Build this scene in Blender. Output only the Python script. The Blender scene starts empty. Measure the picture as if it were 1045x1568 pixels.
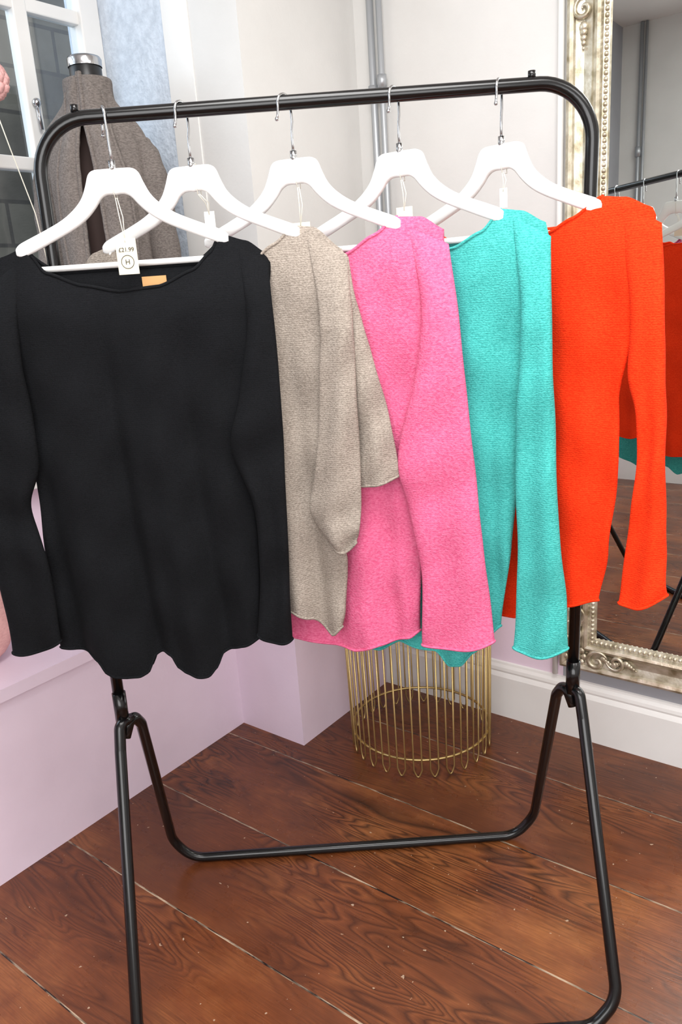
import bpy, math, random
from mathutils import Vector, Matrix
random.seed(7)
C0,S0=.788,.616
YAW=math.atan2(S0,C0)
def P(X,Y,Z=0.0):
    return Vector((X*C0-Y*S0, X*S0+Y*C0, Z))
scene=bpy.context.scene
scene.view_settings.view_transform='Standard'

# ---------------------------------------------------------------- materials
def srgb(c):
    return tuple(((v/255)/12.92 if v/255<=.04045 else ((v/255+.055)/1.055)**2.4) for v in c)+(1,)
def new_mat(name,col,rough=.6,metal=0.,sheen=0.,spec=None,coat=0.):
    m=bpy.data.materials.new(name);m.use_nodes=True
    b=m.node_tree.nodes['Principled BSDF']
    b.inputs['Base Color'].default_value=srgb(col)
    b.inputs['Roughness'].default_value=rough
    b.inputs['Metallic'].default_value=metal
    if sheen: b.inputs['Sheen Weight'].default_value=sheen; b.inputs['Sheen Roughness'].default_value=.5
    if spec is not None: b.inputs['Specular IOR Level'].default_value=spec
    if coat: b.inputs['Coat Weight'].default_value=coat
    return m,m.node_tree,b
def coords(nt,scale=(1,1,1),kind='Object'):
    tc=nt.nodes.new('ShaderNodeTexCoord');mp=nt.nodes.new('ShaderNodeMapping')
    mp.inputs['Scale'].default_value=scale
    nt.links.new(tc.outputs[kind],mp.inputs['Vector'])
    return mp.outputs['Vector']
def noise(nt,vec,scale,detail=3,rough=.5,dist=0):
    n=nt.nodes.new('ShaderNodeTexNoise');n.inputs['Scale'].default_value=scale
    n.inputs['Detail'].default_value=detail;n.inputs['Roughness'].default_value=rough
    n.inputs['Distortion'].default_value=dist
    nt.links.new(vec,n.inputs['Vector']);return n.outputs['Fac']
def ramp(nt,fac,stops):
    r=nt.nodes.new('ShaderNodeValToRGB');e=r.color_ramp.elements
    while len(e)<len(stops): e.new(.5)
    for i,(p,c) in enumerate(stops):
        e[i].position=p;e[i].color=srgb(c) if len(c)==3 else c
    nt.links.new(fac,r.inputs['Fac']);return r.outputs['Color']
def bump(nt,b,h,strength=.3,dist=.002,prev=None):
    n=nt.nodes.new('ShaderNodeBump');n.inputs['Strength'].default_value=strength
    n.inputs['Distance'].default_value=dist
    nt.links.new(h,n.inputs['Height'])
    if prev: nt.links.new(prev,n.inputs['Normal'])
    nt.links.new(n.outputs['Normal'],b.inputs['Normal']);return n.outputs['Normal']
def mathn(nt,op,a,b=None,c=None):
    n=nt.nodes.new('ShaderNodeMath');n.operation=op
    for i,v in enumerate((a,b,c)):
        if v is None: continue
        if isinstance(v,(int,float)): n.inputs[i].default_value=v
        else: nt.links.new(v,n.inputs[i])
    return n.outputs[0]
def mixc(nt,fac,a,b,mode='MIX'):
    n=nt.nodes.new('ShaderNodeMix');n.data_type='RGBA';n.blend_type=mode
    if isinstance(fac,(int,float)): n.inputs[0].default_value=fac
    else: nt.links.new(fac,n.inputs[0])
    for i,v in ((6,a),(7,b)):
        if isinstance(v,tuple): n.inputs[i].default_value=v
        else: nt.links.new(v,n.inputs[i])
    return n.outputs[2]

def paint(name,col,var=6,rough=.55,bs=.12,scale=6):
    m,nt,b=new_mat(name,col,rough)
    v=coords(nt)
    c=ramp(nt,noise(nt,v,scale,3),[(.3,tuple(max(0,x-var) for x in col)),(.7,tuple(min(255,x+var//2) for x in col))])
    nt.links.new(c,b.inputs['Base Color'])
    bump(nt,b,noise(nt,v,90,2),bs,.003)
    return m
M={}
M['wall_grey']=paint('wall_grey_paint',(215,214,211),4)
M['wall_lilac']=paint('lilac_paint',(235,216,232),4)
M['wall_slate_and_shade']=paint('slate_paint_and_shade',(160,162,168),5)
M['reveal']=paint('rough_reveal_plaster',(206,216,228),14,.7,.9,45)  # bluish daylight on the reveal is put into the plaster colour
M['white']=paint('white_gloss_paint',(230,229,226),4,.35,.05)
M['ceil']=paint('ceiling_paint',(235,234,231),3)
M['rack']=new_mat('black_enamel',(9,9,10),.2,0,0,.5)[0]
M['chrome']=new_mat('hook_chrome',(190,190,192),.18,1)[0]
M['steel']=new_mat('steel_conduit',(178,182,186),.4,.6)[0]
M['hanger']=new_mat('white_lacquer',(243,242,240),.3)[0]
M['tag']=new_mat('tag_card',(226,219,196),.8)[0]
M['tagw']=new_mat('tag_card_white',(240,238,232),.8)[0]
M['ink']=new_mat('ink',(60,55,50),.8)[0]
M['string']=new_mat('string',(225,220,205),.9)[0]
M['label']=new_mat('label_tan',(200,152,98),.7)[0]
M['gold']=new_mat('brass_wire',(196,172,116),.32,.9)[0]
M['mirror']=new_mat('mirror_glass',(222,226,224),.0,1)[0]
m,nt,b=new_mat('champagne_gilt',(205,196,172),.36,.7)
v=coords(nt);c=ramp(nt,noise(nt,v,30,4),[(.3,(150,138,110)),(.55,(206,198,178)),(.8,(234,230,218))])
nt.links.new(c,b.inputs['Base Color']);bump(nt,b,noise(nt,v,120,3),.35,.002);M['gilt']=m
m,nt,b=new_mat('stone_blocks',(150,138,120),.9)
v=coords(nt,(1,1,1))
br=nt.nodes.new('ShaderNodeTexBrick');br.inputs['Scale'].default_value=1.1
br.inputs['Mortar Size'].default_value=.012
sx=nt.nodes.new('ShaderNodeSeparateXYZ');cx=nt.nodes.new('ShaderNodeCombineXYZ')
nt.links.new(v,sx.inputs[0]);nt.links.new(sx.outputs[1],cx.inputs[0]);nt.links.new(sx.outputs[2],cx.inputs[1])
nt.links.new(cx.outputs[0],br.inputs['Vector'])
br.inputs['Color1'].default_value=srgb((170,158,138));br.inputs['Color2'].default_value=srgb((128,119,106));br.inputs['Mortar'].default_value=srgb((108,100,90))
c=mixc(nt,.6,br.outputs['Color'],ramp(nt,noise(nt,v,1.2,4,.6),[(.35,(60,60,62)),(.65,(255,255,255))]),'MULTIPLY')
nt.links.new(c,b.inputs['Base Color']);M['stone']=m
m=bpy.data.materials.new('window_glass');m.use_nodes=True;nt=m.node_tree;nt.nodes.clear()
o=nt.nodes.new('ShaderNodeOutputMaterial');mx=nt.nodes.new('ShaderNodeMixShader');tr=nt.nodes.new('ShaderNodeBsdfTransparent');gl=nt.nodes.new('ShaderNodeBsdfGlossy')
gl.inputs['Roughness'].default_value=.03;mx.inputs[0].default_value=.1;tr.inputs[0].default_value=(.85,.88,.9,1)
nt.links.new(tr.outputs[0],mx.inputs[1]);nt.links.new(gl.outputs[0],mx.inputs[2]);nt.links.new(mx.outputs[0],o.inputs[0]);M['glass']=m

# floor boards
m,nt,b=new_mat('varnished_boards',(110,52,30),.3)
tc=nt.nodes.new('ShaderNodeTexCoord');sep=nt.nodes.new('ShaderNodeSeparateXYZ')
nt.links.new(tc.outputs['Object'],sep.inputs[0])
yy=mathn(nt,'DIVIDE',mathn(nt,'SUBTRACT',sep.outputs[1],-.02),.325)
idx=mathn(nt,'FLOOR',yy);fr=mathn(nt,'FRACT',yy)
off=mathn(nt,'MULTIPLY',idx,3.71)
cb=nt.nodes.new('ShaderNodeCombineXYZ')
nt.links.new(mathn(nt,'ADD',sep.outputs[0],off),cb.inputs[0]);nt.links.new(mathn(nt,'ADD',sep.outputs[1],off),cb.inputs[1]);nt.links.new(idx,cb.inputs[2])
def mapv(scale):
    mp=nt.nodes.new('ShaderNodeMapping');mp.inputs['Scale'].default_value=scale
    nt.links.new(cb.outputs[0],mp.inputs['Vector']);return mp.outputs['Vector']
g1=noise(nt,mapv((.8,5,1)),1.6,2,.5,.6)
rings=mathn(nt,'FRACT',mathn(nt,'MULTIPLY',g1,24.0))
rg=ramp(nt,rings,[(0,(180,175,170)),(.5,(255,255,255)),(.85,(50,42,38)),(1,(180,175,170))])
gm=ramp(nt,noise(nt,mapv((.7,1.4,1)),2.2,2),[(.38,(40,40,40)),(.56,(255,255,255))])
fine=noise(nt,mapv((2,60,1)),6,3,.7)
tone=nt.nodes.new('ShaderNodeTexWhiteNoise');tone.noise_dimensions='1D';nt.links.new(idx,tone.inputs['W'])
base=ramp(nt,noise(nt,mapv((1,1.6,1)),2.6,5,.65),[(.25,(84,43,22)),(.5,(134,74,39)),(.75,(182,114,64))])
c=mixc(nt,mathn(nt,'MULTIPLY',gm,.8),base,rg,'MULTIPLY')
c=mixc(nt,.5,c,ramp(nt,fine,[(.3,(95,88,82)),(.7,(255,255,255))]),'MULTIPLY')
c=mixc(nt,mathn(nt,'MULTIPLY',tone.outputs['Value'],.35),c,srgb((100,50,27)))
dpatch=ramp(nt,noise(nt,mapv((1,1,1)),1.3,3),[(.5,(0,0,0)),(.7,(255,255,255))])
c=mixc(nt,mathn(nt,'MULTIPLY',dpatch,.5),c,srgb((64,32,19)))
vo=nt.nodes.new('ShaderNodeTexVoronoi');vo.inputs['Scale'].default_value=2.1;nt.links.new(mapv((.7,1.5,1)),vo.inputs['Vector'])
kn=ramp(nt,vo.outputs['Distance'],[(.03,(255,255,255)),(.075,(0,0,0))])
c=mixc(nt,mathn(nt,'MULTIPLY',kn,.8),c,srgb((42,18,10)))
e=mathn(nt,'MINIMUM',fr,mathn(nt,'SUBTRACT',1.0,fr))
seam=mathn(nt,'LESS_THAN',e,.0075)
seamc=ramp(nt,noise(nt,mapv((3,1,1)),4,3),[(.42,(30,15,10)),(.62,(184,160,134))])
c=mixc(nt,seam,c,seamc)
speck=mathn(nt,'GREATER_THAN',noise(nt,mapv((1,1,1)),55,2,.5),.735)
c=mixc(nt,mathn(nt,'MULTIPLY',speck,.6),c,srgb((200,176,150)))
nt.links.new(c,b.inputs['Base Color'])
rr=nt.nodes.new('ShaderNodeMapRange');rr.inputs[3].default_value=.16;rr.inputs[4].default_value=.42
nt.links.new(noise(nt,mapv((1,1,1)),9,4),rr.inputs[0]);nt.links.new(rr.outputs[0],b.inputs['Roughness'])
hh=mathn(nt,'SUBTRACT',mathn(nt,'MULTIPLY',fine,.4),mathn(nt,'MULTIPLY',seam,2.0))
bump(nt,b,hh,.35,.002)
M['floor']=m

def knit(name,c1,c2,sheen=.25,bs=.55,fz=260,row=.5):
    m,nt,b=new_mat(name,c1,.95,0,sheen,.15)
    v=coords(nt,(1,.5,1.35))
    b.inputs['Sheen Tint'].default_value=srgb(c2)
    n1=noise(nt,v,fz,2,.6,.3);n2=noise(nt,coords(nt),12,2)
    h=n1
    if row:
        w=nt.nodes.new('ShaderNodeTexWave');w.wave_type='BANDS';w.bands_direction='Z'
        w.inputs['Scale'].default_value=80;w.inputs['Distortion'].default_value=4
        w.inputs['Detail'].default_value=1;w.inputs['Detail Scale'].default_value=3
        nt.links.new(coords(nt,(1,.4,1)),w.inputs['Vector'])
        h=mathn(nt,'ADD',mathn(nt,'MULTIPLY',n1,1-.2*row),mathn(nt,'MULTIPLY',w.outputs['Fac'],.2*row))
    c=ramp(nt,h,[(.33,tuple(c1)),(.68,tuple(c2))])
    c=mixc(nt,.3,c,ramp(nt,n2,[(.3,(200,200,200)),(.7,(255,255,255))]),'MULTIPLY')
    nt.links.new(c,b.inputs['Base Color'])
    bump(nt,b,h,bs,.003)
    return m
M['k_black']=knit('black_fine_knit',(12,13,15),(22,23,26),.05,.28,400,.6)
M['k_beige']=knit('oatmeal_marl_knit',(134,124,114),(174,163,152),.12,.5,280,.7)
M['k_pink']=knit('pink_boucle_knit',(214,88,130),(233,120,158),.2,.6,200,.3)
M['k_teal']=knit('turquoise_knit',(58,160,154),(86,194,188),.15,.55,260,.7)
M['k_red']=knit('tomato_red_knit',(234,46,12),(253,66,24),.12,.45,280,.8)
M['coat']=knit('taupe_wool',(104,97,93),(134,126,121),.1,.25,220,0)
M['pinkfab']=knit('blush_fabric',(224,170,168),(240,190,186),.2,.3,160,0)
M['blackpl']=new_mat('black_plastic',(20,20,22),.35)[0]
M['formcloth']=new_mat('form_jersey',(58,42,38),.8)[0]
M['wood']=new_mat('dark_wood',(70,38,22),.4)[0]

# ---------------------------------------------------------------- mesh builder
class MB:
    def __init__(s): s.v=[];s.f=[];s.m=[];s.sm=[];s.mats=[]
    def mi(s,mat):
        if mat not in s.mats: s.mats.append(mat)
        return s.mats.index(mat)
    def add(s,vs,fs,mat,smooth=False):
        o=len(s.v);k=s.mi(mat);s.v+= [Vector(x) for x in vs]
        for f in fs: s.f.append([i+o for i in f]);s.m.append(k);s.sm.append(smooth)
    def box(s,a,b,mat):
        x0,y0,z0=[min(p,q) for p,q in zip(a,b)];x1,y1,z1=[max(p,q) for p,q in zip(a,b)]
        vs=[(x0,y0,z0),(x1,y0,z0),(x1,y1,z0),(x0,y1,z0),(x0,y0,z1),(x1,y0,z1),(x1,y1,z1),(x0,y1,z1)]
        s.add(vs,[(3,2,1,0),(4,5,6,7),(0,1,5,4),(1,2,6,5),(2,3,7,6),(3,0,4,7)],mat)
    def tube(s,pts,r,mat,n=10,closed=False,caps=True,radii=None):
        pts=[Vector(p) for p in pts];L=len(pts)
        def tan(i):
            if closed: d=pts[(i+1)%L]-pts[i-1]
            else: d=pts[min(i+1,L-1)]-pts[max(i-1,0)]
            return d.normalized() if d.length>1e-9 else Vector((0,0,1))
        t=tan(0);u=t.orthogonal().normalized();vs=[]
        for i in range(L):
            t=tan(i);u=(u-t*u.dot(t))
            u=u.normalized() if u.length>1e-6 else t.orthogonal().normalized()
            w=t.cross(u);rr=radii[i] if radii else r
            for k in range(n):
                a=2*math.pi*k/n;vs.append(pts[i]+(u*math.cos(a)+w*math.sin(a))*rr)
        fs=[]
        for i in range(L if closed else L-1):
            j=(i+1)%L
            for k in range(n):
                k2=(k+1)%n;fs.append((i*n+k,i*n+k2,j*n+k2,j*n+k))
        if caps and not closed:
            fs.append(tuple(range(n-1,-1,-1)));fs.append(tuple((L-1)*n+k for k in range(n)))
        s.add(vs,fs,mat,True)
    def sphere(s,c,r,mat,nu=12,nv=8,sc=(1,1,1)):
        vs=[];fs=[];c=Vector(c)
        for j in range(nv+1):
            th=math.pi*j/nv
            for i in range(nu):
                a=2*math.pi*i/nu
                vs.append(c+Vector((r*sc[0]*math.sin(th)*math.cos(a),r*sc[1]*math.sin(th)*math.sin(a),r*sc[2]*math.cos(th))))
        for j in range(nv):
            for i in range(nu):
                i2=(i+1)%nu;fs.append((j*nu+i,(j+1)*nu+i,(j+1)*nu+i2,j*nu+i2))
        s.add(vs,fs,mat,True)
    def rings(s,rows,mat,closed=True,smooth=True,cap0=False,cap1=False):
        n=len(rows[0]);vs=[p for r in rows for p in r];fs=[]
        for j in range(len(rows)-1):
            for i in range(n if closed else n-1):
                i2=(i+1)%n;fs.append((j*n+i,(j+1)*n+i,(j+1)*n+i2,j*n+i2))
        if cap0: fs.append(tuple(range(n)))
        if cap1: fs.append(tuple((len(rows)-1)*n+k for k in range(n-1,-1,-1)))
        s.add(vs,fs,mat,smooth)
    def obj(s,name,parent=None,bevel=0):
        me=bpy.data.meshes.new(name);me.from_pydata([tuple(v) for v in s.v],[],s.f);
        for mt in s.mats: me.materials.append(mt)
        for p,k,q in zip(me.polygons,s.m,s.sm): p.material_index=k;p.use_smooth=q
        me.update()
        o=bpy.data.objects.new(name,me);scene.collection.objects.link(o)
        if parent: o.parent=parent
        if bevel:
            bv=o.modifiers.new('bevel','BEVEL');bv.width=bevel;bv.segments=2;bv.limit_method='ANGLE'
        return o
def empty(name,loc=(0,0,0),rot=0):
    e=bpy.data.objects.new(name,None);e.location=loc;e.rotation_euler=(0,0,rot)
    scene.collection.objects.link(e);return e
def fillet(pts,r,n=8):
    pts=[Vector(p) for p in pts];out=[pts[0]]
    for i in range(1,len(pts)-1):
        rr=r[i-1] if isinstance(r,(list,tuple)) else r
        a=(pts[i-1]-pts[i]);b=(pts[i+1]-pts[i]);la,lb=a.length,b.length;a.normalize();b.normalize()
        ang=a.angle(b);d=min(rr/math.tan(ang/2),la*.49,lb*.49)
        p0=pts[i]+a*d;p1=pts[i]+b*d;rad=d*math.tan(ang/2)
        cen=pts[i]+(a+b).normalized()*(rad/math.sin(ang/2))
        v0=p0-cen;v1=p1-cen;om=v0.angle(v1)
        for k in range(n+1):
            t=k/n
            if om<1e-4: out.append(p0.lerp(p1,t))
            else: out.append(cen+v0*(math.sin((1-t)*om)/math.sin(om))+v1*(math.sin(t*om)/math.sin(om)))
    out.append(pts[-1]);return out
def interp(tab,x):
    tab=sorted(tab)
    if x<=tab[0][0]: return tab[0][1]
    for (a,b),(c,d) in zip(tab,tab[1:]):
        if x<=c:
            t=(x-a)/(c-a) if c>a else 0
            t2=t*t*(3-2*t);t=.5*t+.5*t2
            return b+(d-b)*t
    return tab[-1][1]
def crom(tab,t):
    n=len(tab)-1;x=max(0,min(n-1e-6,t*n));i=int(x);u=x-i
    p=[tab[max(0,i-1)],tab[i],tab[min(n,i+1)],tab[min(n,i+2)]]
    return tuple(.5*((2*b)+(-a+c)*u+(2*a-5*b+4*c-d)*u*u+(-a+3*b-3*c+d)*u**3) for a,b,c,d in zip(*p))

# ---------------------------------------------------------------- room shell
XL,XC,YB,YP,XR,YR,ZC=-1.82,-1.54,2.205,1.68,2.6,-1.2,2.95
XW=-2.15
b_=MB();b_.box((XW-.2,YR-.1,-.08),(XR+.1,YB+.1,0),M['floor']);b_.obj('floor')
b_=MB();b_.box((XW-.2,YR-.1,ZC),(XR+.1,YB+.1,ZC+.08),M['ceil']);b_.obj('ceiling')
b_=MB()
b_.box((XW-.1,YR,0),(XL,YP,.50),M['wall_lilac'])
b_.box((XW-.1,YR,.50),(XL+.012,YP,.535),M['wall_lilac'])
b_.box((XW-.1,YR,.535),(XL,-.35,ZC),M['wall_slate_and_shade'])
b_.box((XW-.1,-.35,.535),(XW,YP,.95),M['wall_lilac'])
b_.box((XW-.1,-.35,2.62),(XL,YP,ZC),M['wall_grey'])
b_.obj('wall_left')
b_=MB()
b_.box((XL,YP,0),(XC,YB+.1,.98),M['wall_lilac'])
b_.box((XL+.1,YP,.98),(XC,YB+.1,ZC),M['wall_grey'])
b_.box((XL,YP-.004,.98),(XL+.1,YB+.1,ZC),M['white'])
b_.box((XW-.1,YP,.535),(XL,YB+.1,ZC),M['reveal'])
b_.obj('wall_pier')
b_=MB()
b_.box((XC,YB,0),(-.85,YB+.1,.98),M['wall_lilac'])
b_.box((-.85,YB,0),(XR,YB+.1,.98),M['wall_slate_and_shade'])  # dado greyed below the mirror: its shadow put into the wall colour
b_.box((XC,YB,.98),(XR,YB+.1,ZC),M['wall_grey'])
b_.obj('wall_back')
b_=MB();b_.box((XR,YR,0),(XR+.1,YB+.1,ZC),M['wall_grey']);b_.obj('wall_right')
b_=MB();b_.box((XL-.3,YR-.1,0),(XR+.1,YR,ZC),M['wall_grey']);b_.obj('wall_rear')
b_=MB()
prof=[(0,0),(.024,0),(.024,.150),(.020,.158),(.016,.165),(.018,.172),(.016,.182),(.008,.190),(.006,.197),(0,.20)]
rows=[[(x,YB-d,z) for d,z in prof] for x in (XC+.001,XR)]
b_.rings(rows,M['white'],closed=False,smooth=False);b_.obj('baseboard_back')
b_=MB();b_.box((XL,YR,0),(XR,YR+.022,.2),M['white']);b_.obj('baseboard_rear')

# window
w=empty('window_1')
b_=MB();X=XW+.03
b_.box((XW,YP-.07,.95),(X+.03,YP-.001,2.62),M['white'])
b_.box((XW,-.35,.95),(X+.03,-.29,2.62),M['white'])
b_.box((XW,-.35,2.55),(X+.03,YP,2.62),M['white'])
b_.box((XW,-.35,.95),(X+.03,YP,1.02),M['white'])
for y in (1.42,1.0,.6,.2): b_.box((XW+.01,y-.022,1.02),(X+.02,y+.022,2.55),M['white'])
for z in (1.42,1.86,2.27): b_.box((XW+.012,-.3,z-.018),(X+.018,YP-.06,z+.018),M['white'])
b_.obj('frame',w,.004)
b_=MB();b_.box((XW+.025,-.3,1.0),(XW+.03,YP-.06,2.56),M['glass']);b_.obj('panes',w)
b_=MB();b_.sphere((XW+.06,1.42,2.02),.012,M['chrome']);b_.tube([(XW+.06,1.42,2.02),(XW+.065,1.42,1.95)],.006,M['chrome']);b_.obj('latch',w)
b_=MB();b_.box((-4.3,-3,-.3),(-4.1,4.5,3.4),M['stone']);b_.obj('neighbouring_stone_wall')

# conduit pipes
b_=MB()
for x,r in ((-1.462,.011),(-1.43,.009)):
    b_.tube([(x,YB-.026,.21),(x,YB-.026,ZC-.003)],r,M['steel'],10)
for z in (2.03,1.2):
    b_.tube([(-1.462,YB-.026,z-.02),(-1.462,YB-.026,z+.02)],.016,M['steel'],12)
    b_.tube([(-1.43,YB-.026,z+.01),(-1.43,YB-.026,z+.045)],.014,M['steel'],12)
    b_.tube([(-1.49,YB-.012,z),(-1.40,YB-.012,z)],.006,M['steel'],8)
b_.obj('steel_conduit')
b_=MB();b_.tube([(-.872,YB-.014,.21),(-.872,YB-.014,ZC-.003)],.009,M['white'],10);b_.obj('white_conduit')
b_=MB()
b_.tube([(-1.69,YR+.026,.21),(-1.69,YR+.026,ZC-.003)],.012,M['steel'],10)
b_.tube([(-1.66,YR+.026,.21),(-1.66,YR+.026,ZC-.003)],.009,M['steel'],10)
for z in (1.35,2.2):b_.tube([(-1.69,YR+.026,z-.03),(-1.69,YR+.026,z+.03)],.02,M['steel'],10)
b_.obj('rear_wall_conduit')

# ---------------------------------------------------------------- mirror
mir=empty('ornate_wall_mirror')
mx0,mx1,mz0,mz1=-.852,.36,.25,2.52
b_=MB()
prof=[(0,.0),(0,.028),(.004,.036),(.012,.04),(.02,.034),(.024,.028),(.045,.022),(.066,.024),(.074,.032),(.082,.036),(.089,.03),(.093,.02),(.108,.014),(.112,.006)]
rows=[]
for o_,d in prof:
    rows.append([(mx0+o_,YB-d,mz0+o_),(mx1-o_,YB-d,mz0+o_),(mx1-o_,YB-d,mz1-o_),(mx0+o_,YB-d,mz1-o_)])
b_.rings(rows,M['gilt'],smooth=False)
zz=mz0+.1
while zz<mz1-.1:
    b_.sphere((mx0+.101,YB-.018,zz),.0065,M['gilt'],8,5);b_.sphere((mx1-.101,YB-.018,zz),.0065,M['gilt'],8,5);zz+=.0145
xx=mx0+.1
while xx<mx1-.1:
    b_.sphere((xx,YB-.018,mz0+.101),.0065,M['gilt'],8,5);xx+=.0145
def scroll(cx,cz,sx,sz,rot,s=1):
    pts=[];rad=[]
    for k in range(34):
        t=k/33;a=t*4.2*math.pi*.62;r=s*(.034*(1-t)+.003)
        x=r*math.cos(a);z=r*math.sin(a)
        xr=x*math.cos(rot)-z*math.sin(rot);zr=x*math.sin(rot)+z*math.cos(rot)
        pts.append((cx+sx*xr,YB-.032,cz+sz*zr));rad.append(s*(.0035+.005*math.sin(math.pi*min(1,t*1.1))))
    b_.tube(pts,.005,M['gilt'],7,radii=rad)
def leaf(cx,cz,ang,L=.06,W=.016):
    for k in range(5):
        t=k/4;b_.sphere((cx+math.cos(ang)*L*t,YB-.030,cz+math.sin(ang)*L*t),W*(1-.65*t),M['gilt'],8,6,(1,.6,1))
for cx,sx in ((mx0+.05,1),(mx1-.05,-1)):
    for cz,sz in ((mz0+.05,1),(mz1-.05,-1)):
        b_.sphere((cx,YB-.032,cz),.022,M['gilt'],12,8,(1,.6,1))
        for k in range(9):
            a=k/9*2*math.pi;b_.sphere((cx+.03*math.cos(a),YB-.03,cz+.03*math.sin(a)),.011,M['gilt'],8,6,(1,.6,1))
        scroll(cx+sx*.07,cz-sz*.006,sx,sz,.4);scroll(cx-sx*.004,cz+sz*.08,sx,sz,1.9)
        scroll(cx+sx*.13,cz+sz*.004,-sx,-sz,.2,.8);scroll(cx+sx*.004,cz+sz*.14,-sx,-sz,2.,.8)
        for q in range(3):
            leaf(cx+sx*(.09+.035*q),cz+sz*(.006*(-1)**q),(.5 if q%2 else -.5) if sx>0 else math.pi+(.5 if q%2 else -.5),.034,.011)
            leaf(cx+sx*(.006*(-1)**q),cz+sz*(.09+.035*q),sz*(math.pi/2+(.5 if q%2 else -.5)),.034,.011)
for zc in (2.10,):
    scroll(mx0+.045,zc,1,1,1.2,.8);scroll(mx0+.045,zc+.06,1,-1,1.2,.8);leaf(mx0+.045,zc-.04,-1.57,.05,.012);leaf(mx0+.045,zc+.1,1.57,.05,.012)
b_.obj('frame',mir)
b_=MB();b_.box((mx0+.108,YB-.008,mz0+.108),(mx1-.108,YB-.003,mz1-.108),M['mirror']);b_.obj('glass',mir)

# ---------------------------------------------------------------- clothes rack
rk=empty('clothes_rack')
R=.0122
def HP(l): return [P(*p) for p in l]
b_=MB()
b_.tube(HP(fillet([(-.505,1.49,.585),(-.490,1.49,1.775),(.495,1.49,1.778),(.474,1.49,.585)],.095,12)),R,M['rack'],16)
b_.obj('upper_frame',rk)
b_=MB()
back=fillet([(-.503,1.485,.555),(-.487,1.50,.603),(-.478,1.53,.56),(-.51,1.745,.075),(-.465,1.752,R),(.41,1.752,R),(.458,1.745,.075),(.452,1.53,.56),(.462,1.50,.603),(.476,1.485,.555)],[.02,.03,.09,.07,.07,.09,.03,.02],8)
b_.tube(HP(back),R,M['rack'],14)
front=fillet([(-.490,1.50,.59),(-.507,1.475,.595),(-.508,1.455,.54),(-.478,1.20,.06),(-.438,1.185,R),(.430,1.185,R),(.482,1.20,.06),(.487,1.455,.54),(.484,1.475,.595),(.468,1.50,.59)],[.02,.03,.07,.06,.06,.07,.03,.02],8)
b_.tube(HP(front),R,M['rack'],14)
b_.obj('base_legs',rk)
b_=MB()
for X in (-.5045,.4745):
    b_.tube(HP([(X,1.49,.585),(X+.001,1.49,.66)]),R+.0025,M['rack'],14)
for X,z in ((-.415,1.787),(.385,1.79)):
    b_.tube(HP([(X,1.49,z-.004),(X,1.49,z+.009)]),.007,M['rack'],10)
b_.obj('joints',rk)

# ---------------------------------------------------------------- hangers
MEAS={'black':(-.3636,15),'beige':(-.223,25),'pink':(-.04,35),'teal':(.149,42),'red':(.331,48)}
HG={'black':(-.3587,0,1.472),'beige':(-.2245,12,1.500),'pink':(-.0403,18,1.500),'teal':(.150,30,1.500),'red':(.333,42,1.500)}
BARZ=1.7765
def hanger(key,phi):
    X0,th,Yc=HG[key]
    e=empty('coat_hanger' ,P(X0,Yc,0),YAW-math.radians(th))
    top=[(0,1.687),(.016,1.687),(.034,1.686),(.044,1.679),(.051,1.662),(.061,1.642),(.077,1.625),(.100,1.609),(.130,1.595),(.162,1.582),(.183,1.573),(.191,1.566)]
    bot=[(.191,1.553),(.181,1.550),(.157,1.559),(.122,1.574),(.09,1.588),(.068,1.600),(.052,1.612),(.038,1.626),(.028,1.638),(.018,1.644),(.008,1.645),(0,1.644)]
    n=36;tp=[];bt=[]
    for i in range(n+1):
        t=i/n
        tp.append(crom(top,t));bt.append(crom(bot[::-1],t))
    b_=MB();T=.0065
    for sg in (1,-1):
        rows=[]
        for (a,b2),(c,d) in zip(tp,bt):
            h=(b2-d);ring=[]
            for y,z in ((-T*.55,b2),(-T,b2-.003),(-T,d+.003),(-T*.55,d),(T*.55,d),(T,d+.003),(T,b2-.003),(T*.55,b2)):
                f=(b2-z)/h if h>1e-6 else 0
                ring.append((sg*(a+(c-a)*f),y,z))
            rows.append(ring if sg>0 else ring[::-1])
        b_.rings(rows,M['hanger'],smooth=True,cap1=True)
    b_.tube([(-.178,0,1.555),(-.178,0,1.532),(-.172,0,1.527),(.172,0,1.527),(.178,0,1.532),(.178,0,1.555)],.0055,M['hanger'],10)
    b_.obj('wood_body',e)
    b_=MB()
    b_.tube([(0,0,1.68),(0,0,1.70)],.006,M['chrome'],10)
    ph=math.radians(phi);c=(1.49-Yc)/math.sin(ph)
    hd=ph+math.radians(th);ux,uy=math.cos(hd),math.sin(hd)
    rr=.0165;sg=-1 if c>0 else 1
    pth=[(0,1.69),(0,1.72),((c+sg*rr)*.25,1.735),((c+sg*rr*1.05)*.75,1.748)]
    for k in range(16):
        a=math.radians(-20+k*14.2);pth.append((c+sg*rr*math.cos(a),BARZ-.003+rr*math.sin(a)))
    pth+= [(c-sg*rr*1.08,1.757),(c-sg*rr*1.3,1.748)]
    b_.tube([(ux*h,uy*h,z) for h,z in pth],.0024,M['chrome'],8)
    b_.sphere((ux*(c-sg*rr*1.3),uy*(c-sg*rr*1.3),1.748),.0035,M['chrome'],8,6)
    b_.obj('hook',e)
    return e
for k,phi in (('black',115),('beige',60),('pink',48),('teal',55),('red',62)): hanger(k,phi)

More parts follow.
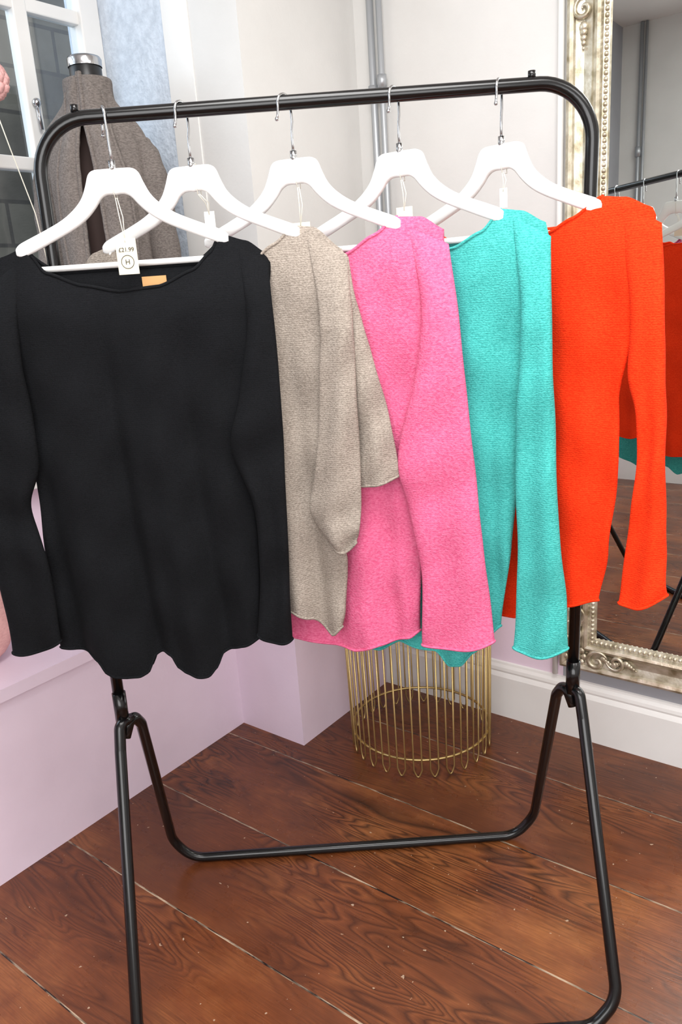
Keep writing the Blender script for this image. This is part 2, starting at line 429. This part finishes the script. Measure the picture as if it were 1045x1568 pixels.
# ---------------------------------------------------------------- sweaters
CUR=['black',0]
def A_(p):
    # convert a tape measurement taken with the garment at one swing angle to its final swing angle
    X0,t0=MEAS[CUR[0]];X1,t1,Yc=HG[CUR[0]];Yc=Yc+CUR[1];X1=X0*Yc/1.49
    c0,s0=math.cos(math.radians(t0)),math.sin(math.radians(t0));c1,s1=math.cos(math.radians(t1)),math.sin(math.radians(t1))
    s,z=p;Y0=1.49-s*s0;r=(X0+s*c0)/Y0
    q=(r*Yc-X1)/(c1+r*s1);Y1=Yc-q*s1
    return (q,1.452+(z-1.452)*Y1/Y0)
def A(l): return [A_(p) for p in l]
def AR(l): return [(z2,s2) for s2,z2 in (A_((s,z)) for z,s in l)]
def AT(l): return [(A_(a),A_(b)) for a,b in l]
def body(b_,mat,L,Rr,hem,neckf,zback,T,folds,seed,top,nw=96,nt=72,rip=1.0,drop=0.):
    """L,Rr: (z,s) side edges; hem (s,z); neckf (s,z); top: right shoulder (s,z)"""
    sh=[(-a,z) for a,z in top][::-1]+top
    nx0,nx1=neckf[0][0],neckf[-1][0]
    rnd=random.Random(seed);ph=[rnd.random()*6.28 for _ in range(6)]
    def tz(s,back):
        dz=-min(.05,max(0,-s-.13)*drop)
        if nx0<s<nx1:
            if back:
                u=min(abs(s-nx0),abs(s-nx1));return 1.564-(1.564-zback)*min(1,u/.05)**.7+dz
            return interp(neckf,s)+dz
        return interp(sh,s)+dz
    def foldy(s,z):
        t=max(0,min(1,(1.50-z)/.65))
        a=0
        for (fs,w,am) in folds:
            a+=am*math.exp(-((s-fs-.02*math.sin(z*3+ph[0]))/w)**2)
        a+=rip*(.0035*math.sin(s*55+ph[1]+1.5*math.sin(z*4+ph[2]))+.002*math.sin(s*95+ph[3]+z*5))
        a*=t**.7
        a+=.0022*math.sin(s*30+z*38+ph[4])*min(1,t*4)+.0014*math.sin(s*62-z*47+ph[5])*min(1,t*4)
        return a
    sl,sr_=interp(L,1.5),interp(Rr,1.5)
    def colpos(w,back,t):
        s0=sl+(sr_-sl)*w
        zt=tz(s0,back);zh=interp(hem,s0)
        z=zt+(zh-zt)*t
        s=interp(L,z)+(interp(Rr,z)-interp(L,z))*w
        e=1-abs(2*w-1)**3.5
        prof=max(0,e)**.5
        inneck=nx0<s0<nx1
        u=min(1,(zt-z)/.07)
        rise=(.55+.45*u) if inneck else (max(0,u))**.55
        if inneck:
            q=min(1,min(s0-nx0,nx1-s0)/.05);rise=q*rise+(1-q)*(max(0,u))**.55
        y=T*prof*rise
        y=(y if back else -y)+foldy(s,z)
        return Vector((s,y,z))
    loopw=[(w/nw,False) for w in range(nw+1)]+[(w/nw,True) for w in range(nw-1,0,-1)]
    rows=[[colpos(w,bk,(t/nt)) for w,bk in loopw] for t in range(nt+1)]
    b_.rings(rows,mat)
    b_.tube(rows[-1],.0028,mat,6,closed=True)
    for bk in (False,True):
        nk=[colpos(w/nw,bk,0) for w in range(nw+1) if nx0-.004<=sl+(sr_-sl)*w/nw<=nx1+.004]
        b_.tube(nk,.003,mat,6)
def sleeve(b_,mat,tab,T=.016,y0=-.012,seed=1,sag=.012,ns=64,nc=36,mirror=False,cr=1.0,drop=0.):
    rnd=random.Random(seed);p1,p2,p3=[rnd.random()*6.28 for _ in range(3)]
    sg=-1 if mirror else 1;rows=[]
    for i in range(ns+1):
        t=i/ns;a=crom([r[0] for r in tab],t);c=crom([r[1] for r in tab],t)
        a=Vector(a);c=Vector(c);ring=[]
        Ty=T*(min(1,t/.18))**.6*(1-.15*t)+.001
        yo=y0*(min(1,t/.25))
        for k in range(nc):
            th=2*math.pi*k/nc;cw=.5-.5*math.cos(th);sn=math.sin(th)
            q=a.lerp(c,cw)
            y=-math.copysign(abs(sn)**.8,sn)*Ty+yo
            y+=cr*min(1,t*1.6)*(.0050*math.sin(cw*8+p1+t*3)+.003*math.sin(t*19+cw*3+p2))
            y+=cr*.0025*math.sin(t*34+cw*5+p3)*min(1,t*3)
            dz=-sag*math.sin(math.pi*cw)*max(0,(t-.85)/.15)-drop
            ring.append(Vector((sg*q[0],y,q[1]+dz)))
        rows.append(ring if not mirror else ring[::-1])
    b_.rings(rows,mat)
    b_.tube(rows[-1],.0026,mat,6,closed=True)
def place(b_,name,bulge=0.,edge=0.,left=0.):
    X0,th,Yc=HG[CUR[0]]
    for v in b_.v:
        k=max(0,min(1,(1.555-v.z)/.12));k=k*k*(3-2*k)
        v.y-=bulge*k
        k2=max(0,min(1,(v.x-.12)/.14));v.y-=edge*k2*k
        k3=max(0,min(1,(-v.x-.05)/.15));v.y+=left*k3*k
    o=b_.obj(name);o.location=P(X0,Yc,0);o.rotation_euler=(0,0,YAW-math.radians(th));return o
def hs(h,lo,hi):
    a,b=h[0][0],h[-1][0];return [((s-a)/(b-a)*(hi-lo)+lo,z) for s,z in h]
# ---- black
CUR=['black',-.025];b_=MB();m=M['k_black']
Lb=AR([(1.5,-.29),(1.35,-.262),(1.237,-.25),(1.16,-.262),(1.087,-.264),(.943,-.272),(.74,-.279)])
Rb=AR([(1.5,.285),(1.35,.255),(1.2,.21),(1.0,.215),(.8,.198)])
hem=A([(-.282,.742),(-.205,.744),(-.178,.732),(-.160,.708),(-.140,.699),(-.115,.697),(-.088,.699),(-.068,.708),(-.050,.742),(-.030,.752),(-.010,.748),(.004,.722),(.020,.713),(.045,.711),(.072,.714),(.088,.728),(.104,.756),(.125,.765),(.15,.775),(.19,.797)])
nk=A([(-.205,1.566),(-.168,1.525),(-.089,1.497),(-.01,1.481),(.07,1.485),(.138,1.509),(.173,1.537),(.194,1.566)])
top=A([(.194,1.567),(.243,1.552),(.279,1.528),(.288,1.508)])
hem=hs(hem,interp(Lb,1.5),interp(Rb,1.5))
body(b_,m,Lb,Rb,hem,nk,1.520,.017,[(-.115,.045,-.022),(-.03,.018,.020),(.045,.035,-.022),(.11,.02,.018),(-.185,.022,.016),(.16,.02,-.012)],1,top)
sleeve(b_,m,AT([((.22,1.556),(.281,1.515)),((.235,1.42),(.286,1.378)),((.205,1.28),(.285,1.236)),((.179,1.185),(.280,1.12)),((.212,1.08),(.275,1.0)),((.212,.95),(.269,.90)),((.194,.812),(.266,.805))]),.014,-.022,3)
lt=[(A_(a),A_(b)) for a,b in [((-.22,1.56),(-.285,1.52)),((-.235,1.42),(-.325,1.40)),((-.235,1.28),(-.35,1.25)),((-.238,1.16),(-.365,1.10)),((-.274,1.065),(-.378,1.0)),((-.254,.95),(-.385,.9)),((-.258,.775),(-.385,.742))]]
sleeve(b_,m,[((-a[0],a[1]),(-b[0],b[1])) for a,b in lt],.016,-.022,4,mirror=True)
o=place(b_,'black_sweater',.03,.006)
b_=MB();b_.box((.028,-.009,1.480),(.072,-.007,1.503),M['label']);b_.obj('neck_label',o)
# ---- beige
CUR=['beige',0];b_=MB();m=M['k_beige']
Rr=AR([(1.5,.288),(1.35,.262),(1.2,.235),(1.06,.235),(.972,.257),(.864,.245),(.806,.230)])
Ls=[(1.5,-.26),(1.35,-.24),(1.2,-.22),(.8,-.21)]
hem=hs(A([(-.25,.83),(0,.84),(.127,.851),(.17,.838),(.224,.806),(.242,.83)]),-.26,interp(Rr,1.5))
nkr=A([(.1,1.51),(.155,1.54),(.196,1.567)]);top=A([(.196,1.567),(.232,1.562),(.283,1.522),(.290,1.506)])
nkf=lambda r:[(-s,z) for s,z in r][::-1]+[(0,r[0][1]-.016)]+r
body(b_,m,Ls,Rr,hem,nkf(nkr),1.53,.015,[(.12,.024,-.014),(-.1,.03,.008),(.165,.02,.016)],2,top,drop=.15)
sleeve(b_,m,AT([((.22,1.56),(.294,1.508)),((.24,1.44),(.305,1.44)),((.25,1.33),(.328,1.348)),((.27,1.22),(.356,1.228)),((.293,1.112),(.369,1.135))]),.010,-.002,5,.004)
sleeve(b_,m,AT([((.215,1.562),(.292,1.512)),((.238,1.42),(.300,1.42)),((.232,1.328),(.30,1.32)),((.211,1.161),(.298,1.15)),((.188,1.062),(.292,1.05)),((.228,1.005),(.281,1.012))]),.012,-.025,6,.018)
sleeve(b_,m,[((.19,1.53),(.255,1.49)),((.20,1.44),(.275,1.42)),((.21,1.33),(.29,1.348)),((.22,1.22),(.30,1.228)),((.22,1.07),(.32,1.1))],.012,0,5,mirror=True)
place(b_,'beige_sweater',0,.014,.004)
# ---- pink
CUR=['pink',0];b_=MB();m=M['k_pink']
nkr=A([(.1,1.515),(.161,1.542),(.205,1.567)]);top=A([(.206,1.567),(.251,1.563),(.291,1.54),(.300,1.512)])
Rr=AR([(1.5,.292),(1.35,.262),(1.2,.235),(1.0,.228),(.8,.216)])
Ls=[(1.5,-.25),(1.35,-.235),(1.2,-.21),(.8,-.20)]
hem=hs(A([(-.20,.755),(-.1,.75),(.03,.747),(.08,.747),(.14,.775),(.2,.80),(.22,.815)]),-.25,interp(Rr,1.5))
body(b_,m,Ls,Rr,hem,nkf(nkr),1.53,.015,[(.1,.03,-.014),(.04,.025,.012),(-.12,.03,-.008),(.16,.02,.012)],3,top,drop=.75)
tp=AT([((.22,1.562),(.300,1.515)),((.25,1.42),(.317,1.415)),((.232,1.30),(.331,1.276)),((.193,1.167),(.343,1.15)),((.208,1.07),(.352,1.05)),((.232,.95),(.362,.95)),((.226,.80),(.374,.84))])
sleeve(b_,m,tp,.015,-.024,7)
sl=[((.18,1.50),(.245,1.46)),((.20,1.42),(.265,1.39)),((.205,1.3),(.28,1.28)),((.2,1.15),(.285,1.15)),((.2,1.0),(.285,1.0)),((.2,.85),(.285,.85))]
sleeve(b_,m,sl,.014,0,8,mirror=True)
place(b_,'pink_sweater',0,.008,.01)
# ---- turquoise
CUR=['teal',0];b_=MB();m=M['k_teal']
nkr=A([(.11,1.512),(.167,1.534),(.203,1.566)]);top=A([(.204,1.566),(.24,1.56),(.282,1.538),(.291,1.508)])
Rr=AR([(1.5,.288),(1.35,.262),(1.15,.236),(.976,.219),(.811,.191)])
hem=hs(A([(-.22,.72),(-.097,.692),(-.041,.728),(.04,.722),(.075,.700),(.105,.712),(.14,.755),(.189,.811)]),-.25,interp(Rr,1.5))
body(b_,m,Ls,Rr,hem,nkf(nkr),1.53,.016,[(.14,.025,-.014),(.06,.03,.012),(-.1,.03,-.010),(.19,.015,.010)],4,top,drop=.6)
sleeve(b_,m,AT([((.22,1.562),(.292,1.515)),((.245,1.42),(.300,1.40)),((.243,1.30),(.307,1.25)),((.235,1.15),(.316,1.06)),((.240,.967),(.331,.91)),((.228,.79),(.336,.815))]),.015,-.022,9)
sleeve(b_,m,sl,.014,0,10,mirror=True)
place(b_,'turquoise_sweater',0,.006,.008)
# ---- red
CUR=['red',0];b_=MB();m=M['k_red']
nkr=A([(.1,1.526),(.147,1.545),(.196,1.573)]);top=A([(.197,1.574),(.239,1.568),(.283,1.548),(.299,1.515)])
Rr=AR([(1.5,.29),(1.35,.262),(1.245,.238),(1.143,.244),(.96,.228),(.866,.21)])
hem=hs(A([(-.24,.77),(.024,.785),(.1,.815),(.159,.846),(.22,.866)]),-.25,interp(Rr,1.5))
body(b_,m,Ls,Rr,hem,nkf(nkr),1.535,.016,[(.15,.025,-.012),(.08,.025,.012),(-.12,.03,-.01),(.19,.018,.010)],5,top,drop=.5)
sleeve(b_,m,AT([((.22,1.566),(.300,1.522)),((.255,1.42),(.313,1.415)),((.260,1.29),(.321,1.30)),((.278,1.21),(.327,1.20)),((.279,1.10),(.332,1.07)),((.268,1.0),(.337,.98)),((.256,.878),(.341,.91))]),.015,-.010,11)
sleeve(b_,m,sl,.014,0,12,mirror=True)
place(b_,'red_sweater',0,.004,0)

# ---------------------------------------------------------------- price tags
def tag(key,s,z0,z1,w,y,mat,text=False,name='price_tag',sx=0.0):
    X0,th,Yc=HG[key]
    e=empty(name,P(X0,Yc,0),YAW-math.radians(th))
    b_=MB();b_.box((s-w/2,y-.0008,z0),(s+w/2,y+.0008,z1),mat)
    b_.obj('card',e,.0004)
    b_=MB();b_.tube([(sx,-.0085,1.638),(sx+(s-sx)*.6,y*.8,(z1+1.638)/2),(s,y-.001,z1-.006)],.0008,M['string'],5)
    b_.tube([(sx+.003,-.0085,1.638),(sx+.006+(s-sx)*.6,y*.8,(z1+1.638)/2),(s,y-.001,z1-.006)],.0008,M['string'],5)
    b_.tube([(sx,-.0085,1.638),(sx-.002,-.0085,1.65),(sx-.002,-.008,1.688),(sx-.002,0,1.6905),(sx-.002,.0085,1.68),(sx,.0085,1.638),(sx,-.0085,1.638)],.0007,M['string'],5)
    b_.obj('string',e)
    if text:
        for body_,size,zz in (('£21.99',.010,z1-.022),('H',.012,z0+.017)):
            cu=bpy.data.curves.new('lettering','FONT');cu.body=body_;cu.size=size;cu.align_x='CENTER';cu.extrude=.0002
            cu.materials.append(M['ink']);o=bpy.data.objects.new('lettering',cu);scene.collection.objects.link(o)
            o.parent=e;o.location=(s,y-.0012,zz);o.rotation_euler=(math.radians(90),0,0)
        b_=MB();b_.tube([(s+.011*math.cos(a/24*6.283),y-.0012,z0+.021+.011*math.sin(a/24*6.283)) for a in range(24)],.0005,M['ink'],5,closed=True);b_.obj('ring_mark',e)
tag('black',.017,1.507,1.567,.036,-.05,M['tag'],True)
tag('beige',.02,1.56,1.61,.02,.012,M['tagw'],sx=.01)
tag('pink',.008,1.555,1.578,.036,-.012,M['tag'],sx=.006)
tag('teal',.01,1.566,1.592,.032,-.012,M['tag'],sx=.004)
tag('red',.010,1.578,1.612,.015,-.012,M['tagw'],sx=.006)

# ---------------------------------------------------------------- gold wire side table
b_=MB();cx,cy=-1.23,1.925;rb,rt,ht=.228,.236,.60
nwire=56
def ringp(r,z,n=64): return [(cx+r*math.cos(2*math.pi*k/n),cy+r*math.sin(2*math.pi*k/n),z) for k in range(n)]
def wp(a,z):
    r=rb+(rt-rb)*z/ht
    return (cx+r*math.cos(a),cy+r*math.sin(a),z)
for k in range(nwire//2):
    a0=2*math.pi*(2*k)/nwire;a1=2*math.pi*(2*k+1)/nwire
    pts=[wp(a0,ht),wp(a0,.03)]
    for q in range(1,6):
        f=q/6;pts.append(wp(a0+(a1-a0)*f,.03-.026*math.sin(math.pi*f)))
    pts+=[wp(a1,.03),wp(a1,ht)]
    b_.tube(pts,.0026,M['gold'],6)
b_.tube(ringp(rb-.004,.062),.0042,M['gold'],8,closed=True)
b_.tube(ringp(rt-.004,ht),.005,M['gold'],8,closed=True)
n=64
b_.rings([ringp(.001,ht+.004),ringp(rt,ht+.004),ringp(rt+.002,ht+.008),ringp(rt,ht+.012),ringp(.001,ht+.012)],M['gold'],smooth=False)
b_.obj('wire_side_table')

# ---------------------------------------------------------------- dress form with coat
fc=Vector((-1.925,1.475,0))
def loc(a,bd,z):
    return fc+Vector((a*C0-bd*S0,a*S0+bd*C0,z))
def ring(hx,hy,z,n=64):
    return [loc(hx*math.cos(2*math.pi*k/n),hy*math.sin(2*math.pi*k/n),z) for k in range(n)]
form=empty('dress_form')
b_=MB()
b_.rings([ring(.05,.05,2.02),ring(.043,.043,2.05),ring(.043,.043,2.085),ring(.04,.04,2.09),ring(.001,.001,2.09)],M['blackpl'])
b_.rings([ring(.045,.045,2.082),ring(.046,.046,2.10),ring(.043,.043,2.106),ring(.001,.001,2.107)],M['chrome'])
b_.obj('neck_cap',form)
b_=MB();b_.rings([ring(.045,.045,2.03),ring(.05,.045,1.97),ring(.115,.07,1.89),ring(.125,.082,1.8),ring(.105,.07,1.55),ring(.125,.085,1.3),ring(.105,.075,1.15),ring(.001,.001,1.15)],M['formcloth']);b_.obj('torso',form)
b_=MB();b_.tube([loc(0,0,.56),loc(0,0,1.2)],.013,M['wood'],12)
b_.rings([ring(.001,.001,.575),ring(.04,.04,.57),ring(.10,.10,.555),ring(.10,.10,.537),ring(.001,.001,.536)],M['wood']);b_.obj('stand',form)
b_=MB()
cr_rows=[(.060,.056,2.052,0),(.066,.062,2.045,0),(.068,.064,2.0,.002),(.094,.076,1.965,.003),(.126,.090,1.93,.003),(.146,.100,1.885,.004),(.154,.106,1.82,.006),(.152,.108,1.68,.009),(.152,.112,1.5,.011),(.158,.118,1.2,.013),(.166,.124,.95,.014)]
def gapat(k): return math.radians(3+11*max(0,min(1,(k-.35)*2.0)))
rows=[];NA=90
for k in range(45):
    hx,hy,z,fo=crom(cr_rows,k/44)
    gap=gapat(k/44);row=[]
    for j in range(NA+1):
        a=-math.pi/2+gap+(2*math.pi-2*gap)*j/NA
        f=fo*math.sin(9*a+1.2+z)+fo*.5*math.sin(17*a+z*3)
        row.append(loc((hx+f)*math.cos(a),(hy+f)*math.sin(a),z))
    rows.append(row)
b_.rings(rows,M['coat'],closed=False)
# turned-out shawl lapels running down both front edges
for sg,wid in ((-1,.066),(1,.078)):
    lap=[]
    for k in range(37):
        t=k/36;z=2.052-.62*t
        best=min(range(45),key=lambda q:abs(crom(cr_rows,q/44)[2]-z));hx,hy=crom(cr_rows,best/44)[:2]
        g=gapat(best/44)
        x0=hx*math.sin(g);w=wid*(.35+.65*math.sin(math.pi*min(1,.12+t*.8)))
        row=[]
        for j in range(11):
            u=j/10;x=min(hx*.99,x0+w*u)
            y=-hy*math.sqrt(max(0,1-(x/hx)**2))
            lift=.008+.026*math.sin(math.pi*(.15+.6*u))+(.004 if sg>0 else 0)
            row.append(loc(sg*x,y-lift,z-.045*u+.004*math.sin(t*20)))
        lap.append(row)
    b_.rings(lap,M['coat'],closed=False)
    b_.tube([r[-1] for r in lap],.005,M['coat'],8);b_.tube([r[0] for r in lap],.006,M['coat'],8)
for sg in (1,-1):
    pts=[loc(sg*.118,.0,1.893),loc(sg*.142,-.005,1.81),loc(sg*.158,-.015,1.62),loc(sg*.168,-.03,1.4),loc(sg*.170,-.04,1.2)]
    b_.tube([crom([tuple(p) for p in pts],k/40) for k in range(41)],.045,M['coat'],18,radii=[.024+.019*min(1,k/8)+.0022*math.sin(k*1.3)+.0018*math.sin(k*.55) for k in range(41)])
o=b_.obj('wool_coat')

# cushion on the window seat
b_=MB();rows=[]
for j in range(13):
    v=j/12*math.pi;row=[]
    for i in range(28):
        u=i/28*2*math.pi
        sx=math.copysign(abs(math.cos(u))**.5,math.cos(u))*.20*math.sin(v)**.5;sz=math.copysign(abs(math.sin(u))**.5,math.sin(u))*.18*math.sin(v)**.5
        row.append((-1.99-.055*math.cos(v)+.12*(-sz),.80+sx,.718+sz))
    rows.append(row)
b_.rings(rows,M['pinkfab']);b_.obj('pink_cushion')
# hanging pom pom decoration by the window
b_=MB();pc=Vector((-1.9,1.165,2.0))
rnd=random.Random(3)
b_.sphere(pc,.035,M['pinkfab'],14,10)
for k in range(160):
    d=Vector((rnd.gauss(0,1),rnd.gauss(0,1),rnd.gauss(0,1))).normalized()
    b_.sphere(pc+d*.036,.011+.006*rnd.random(),M['pinkfab'],6,4)
b_.tube([pc+Vector((0,0,.03)),pc+Vector((0,0,.615))],.0015,M['string'],5)
b_.tube([pc+Vector((0,0,-.03)),pc+Vector((.0,.03,-.15)),pc+Vector((0,.07,-.30)),pc+Vector((0,.09,-.5))],.0015,M['string'],5)
b_.obj('hanging_pom_pom')

# made-up window frame on rear wall, dressing an added fill light
sw_=empty('rear_fill_frame');b_=MB()
x0,x1,z0,z1=-.5,2.3,.9,2.6
for a,c in (((x0-.06,YR,z0-.06),(x0,YR+.05,z1+.06)),((x1,YR,z0-.06),(x1+.06,YR+.05,z1+.06)),((x0,YR,z0-.06),(x1,YR+.05,z0)),((x0,YR,z1),(x1,YR+.05,z1+.06)),((.88,YR,z0),(.93,YR+.05,z1))):
    b_.box(a,c,M['white'])
b_.obj('frame',sw_)
def area(name,loc_,target,sx,sy,power,col):
    l=bpy.data.lights.new(name,'AREA');l.shape='RECTANGLE';l.size=sx;l.size_y=sy;l.energy=power;l.color=col
    o=bpy.data.objects.new(name,l);o.location=loc_
    d=Vector(target)-Vector(loc_);o.rotation_euler=d.to_track_quat('-Z','Y').to_euler();scene.collection.objects.link(o);return o
area('rear_fill_light',(.9,YR+.06,1.75),(.9,5,1.6),2.7,1.6,72,(.985,.99,1))  # added fill light behind the camera, inside the made-up frame
area('ceiling_lamp_light',(-.2,.5,ZC-.03),(-.2,.5,0),1.4,1.0,56,(1,.99,.975))
area('ceiling_lamp_light.001',(1.3,1.2,ZC-.03),(1.3,1.2,0),1.0,1.0,20,(1,.99,.975))
area('side_window_daylight',(-2.9,.1,2.5),(-1.9,1.5,1.7),1.2,1.4,38,(.80,.9,1))

wd=bpy.data.worlds.new('sky');scene.world=wd;wd.use_nodes=True
bg=wd.node_tree.nodes['Background'];bg.inputs['Color'].default_value=(.75,.86,1,1);bg.inputs['Strength'].default_value=.8

# ---------------------------------------------------------------- camera
pt=math.atan(.285);sp,cp=math.sin(pt),math.cos(pt);sr=.07;cr=math.sqrt(1-sr*sr)
right=Vector((1,0,0));down=Vector((0,-sp,-cp));fwd=Vector((0,cp,-sp))
ir=right*cr+down*sr;idn=right*-sr+down*cr
def hw(v): return P(v.x,v.y,v.z)
cx_,cy_,cz_=hw(ir),hw(-idn),hw(-fwd)
mt=Matrix(((cx_.x,cy_.x,cz_.x,0),(cx_.y,cy_.y,cz_.y,0),(cx_.z,cy_.z,cz_.z,1.452),(0,0,0,1)))
cam=bpy.data.cameras.new('camera');co=bpy.data.objects.new('camera',cam);scene.collection.objects.link(co)
co.matrix_world=mt;cam.sensor_fit='VERTICAL';cam.sensor_height=24;cam.lens=24*1178/1568;cam.clip_start=.02
scene.camera=co
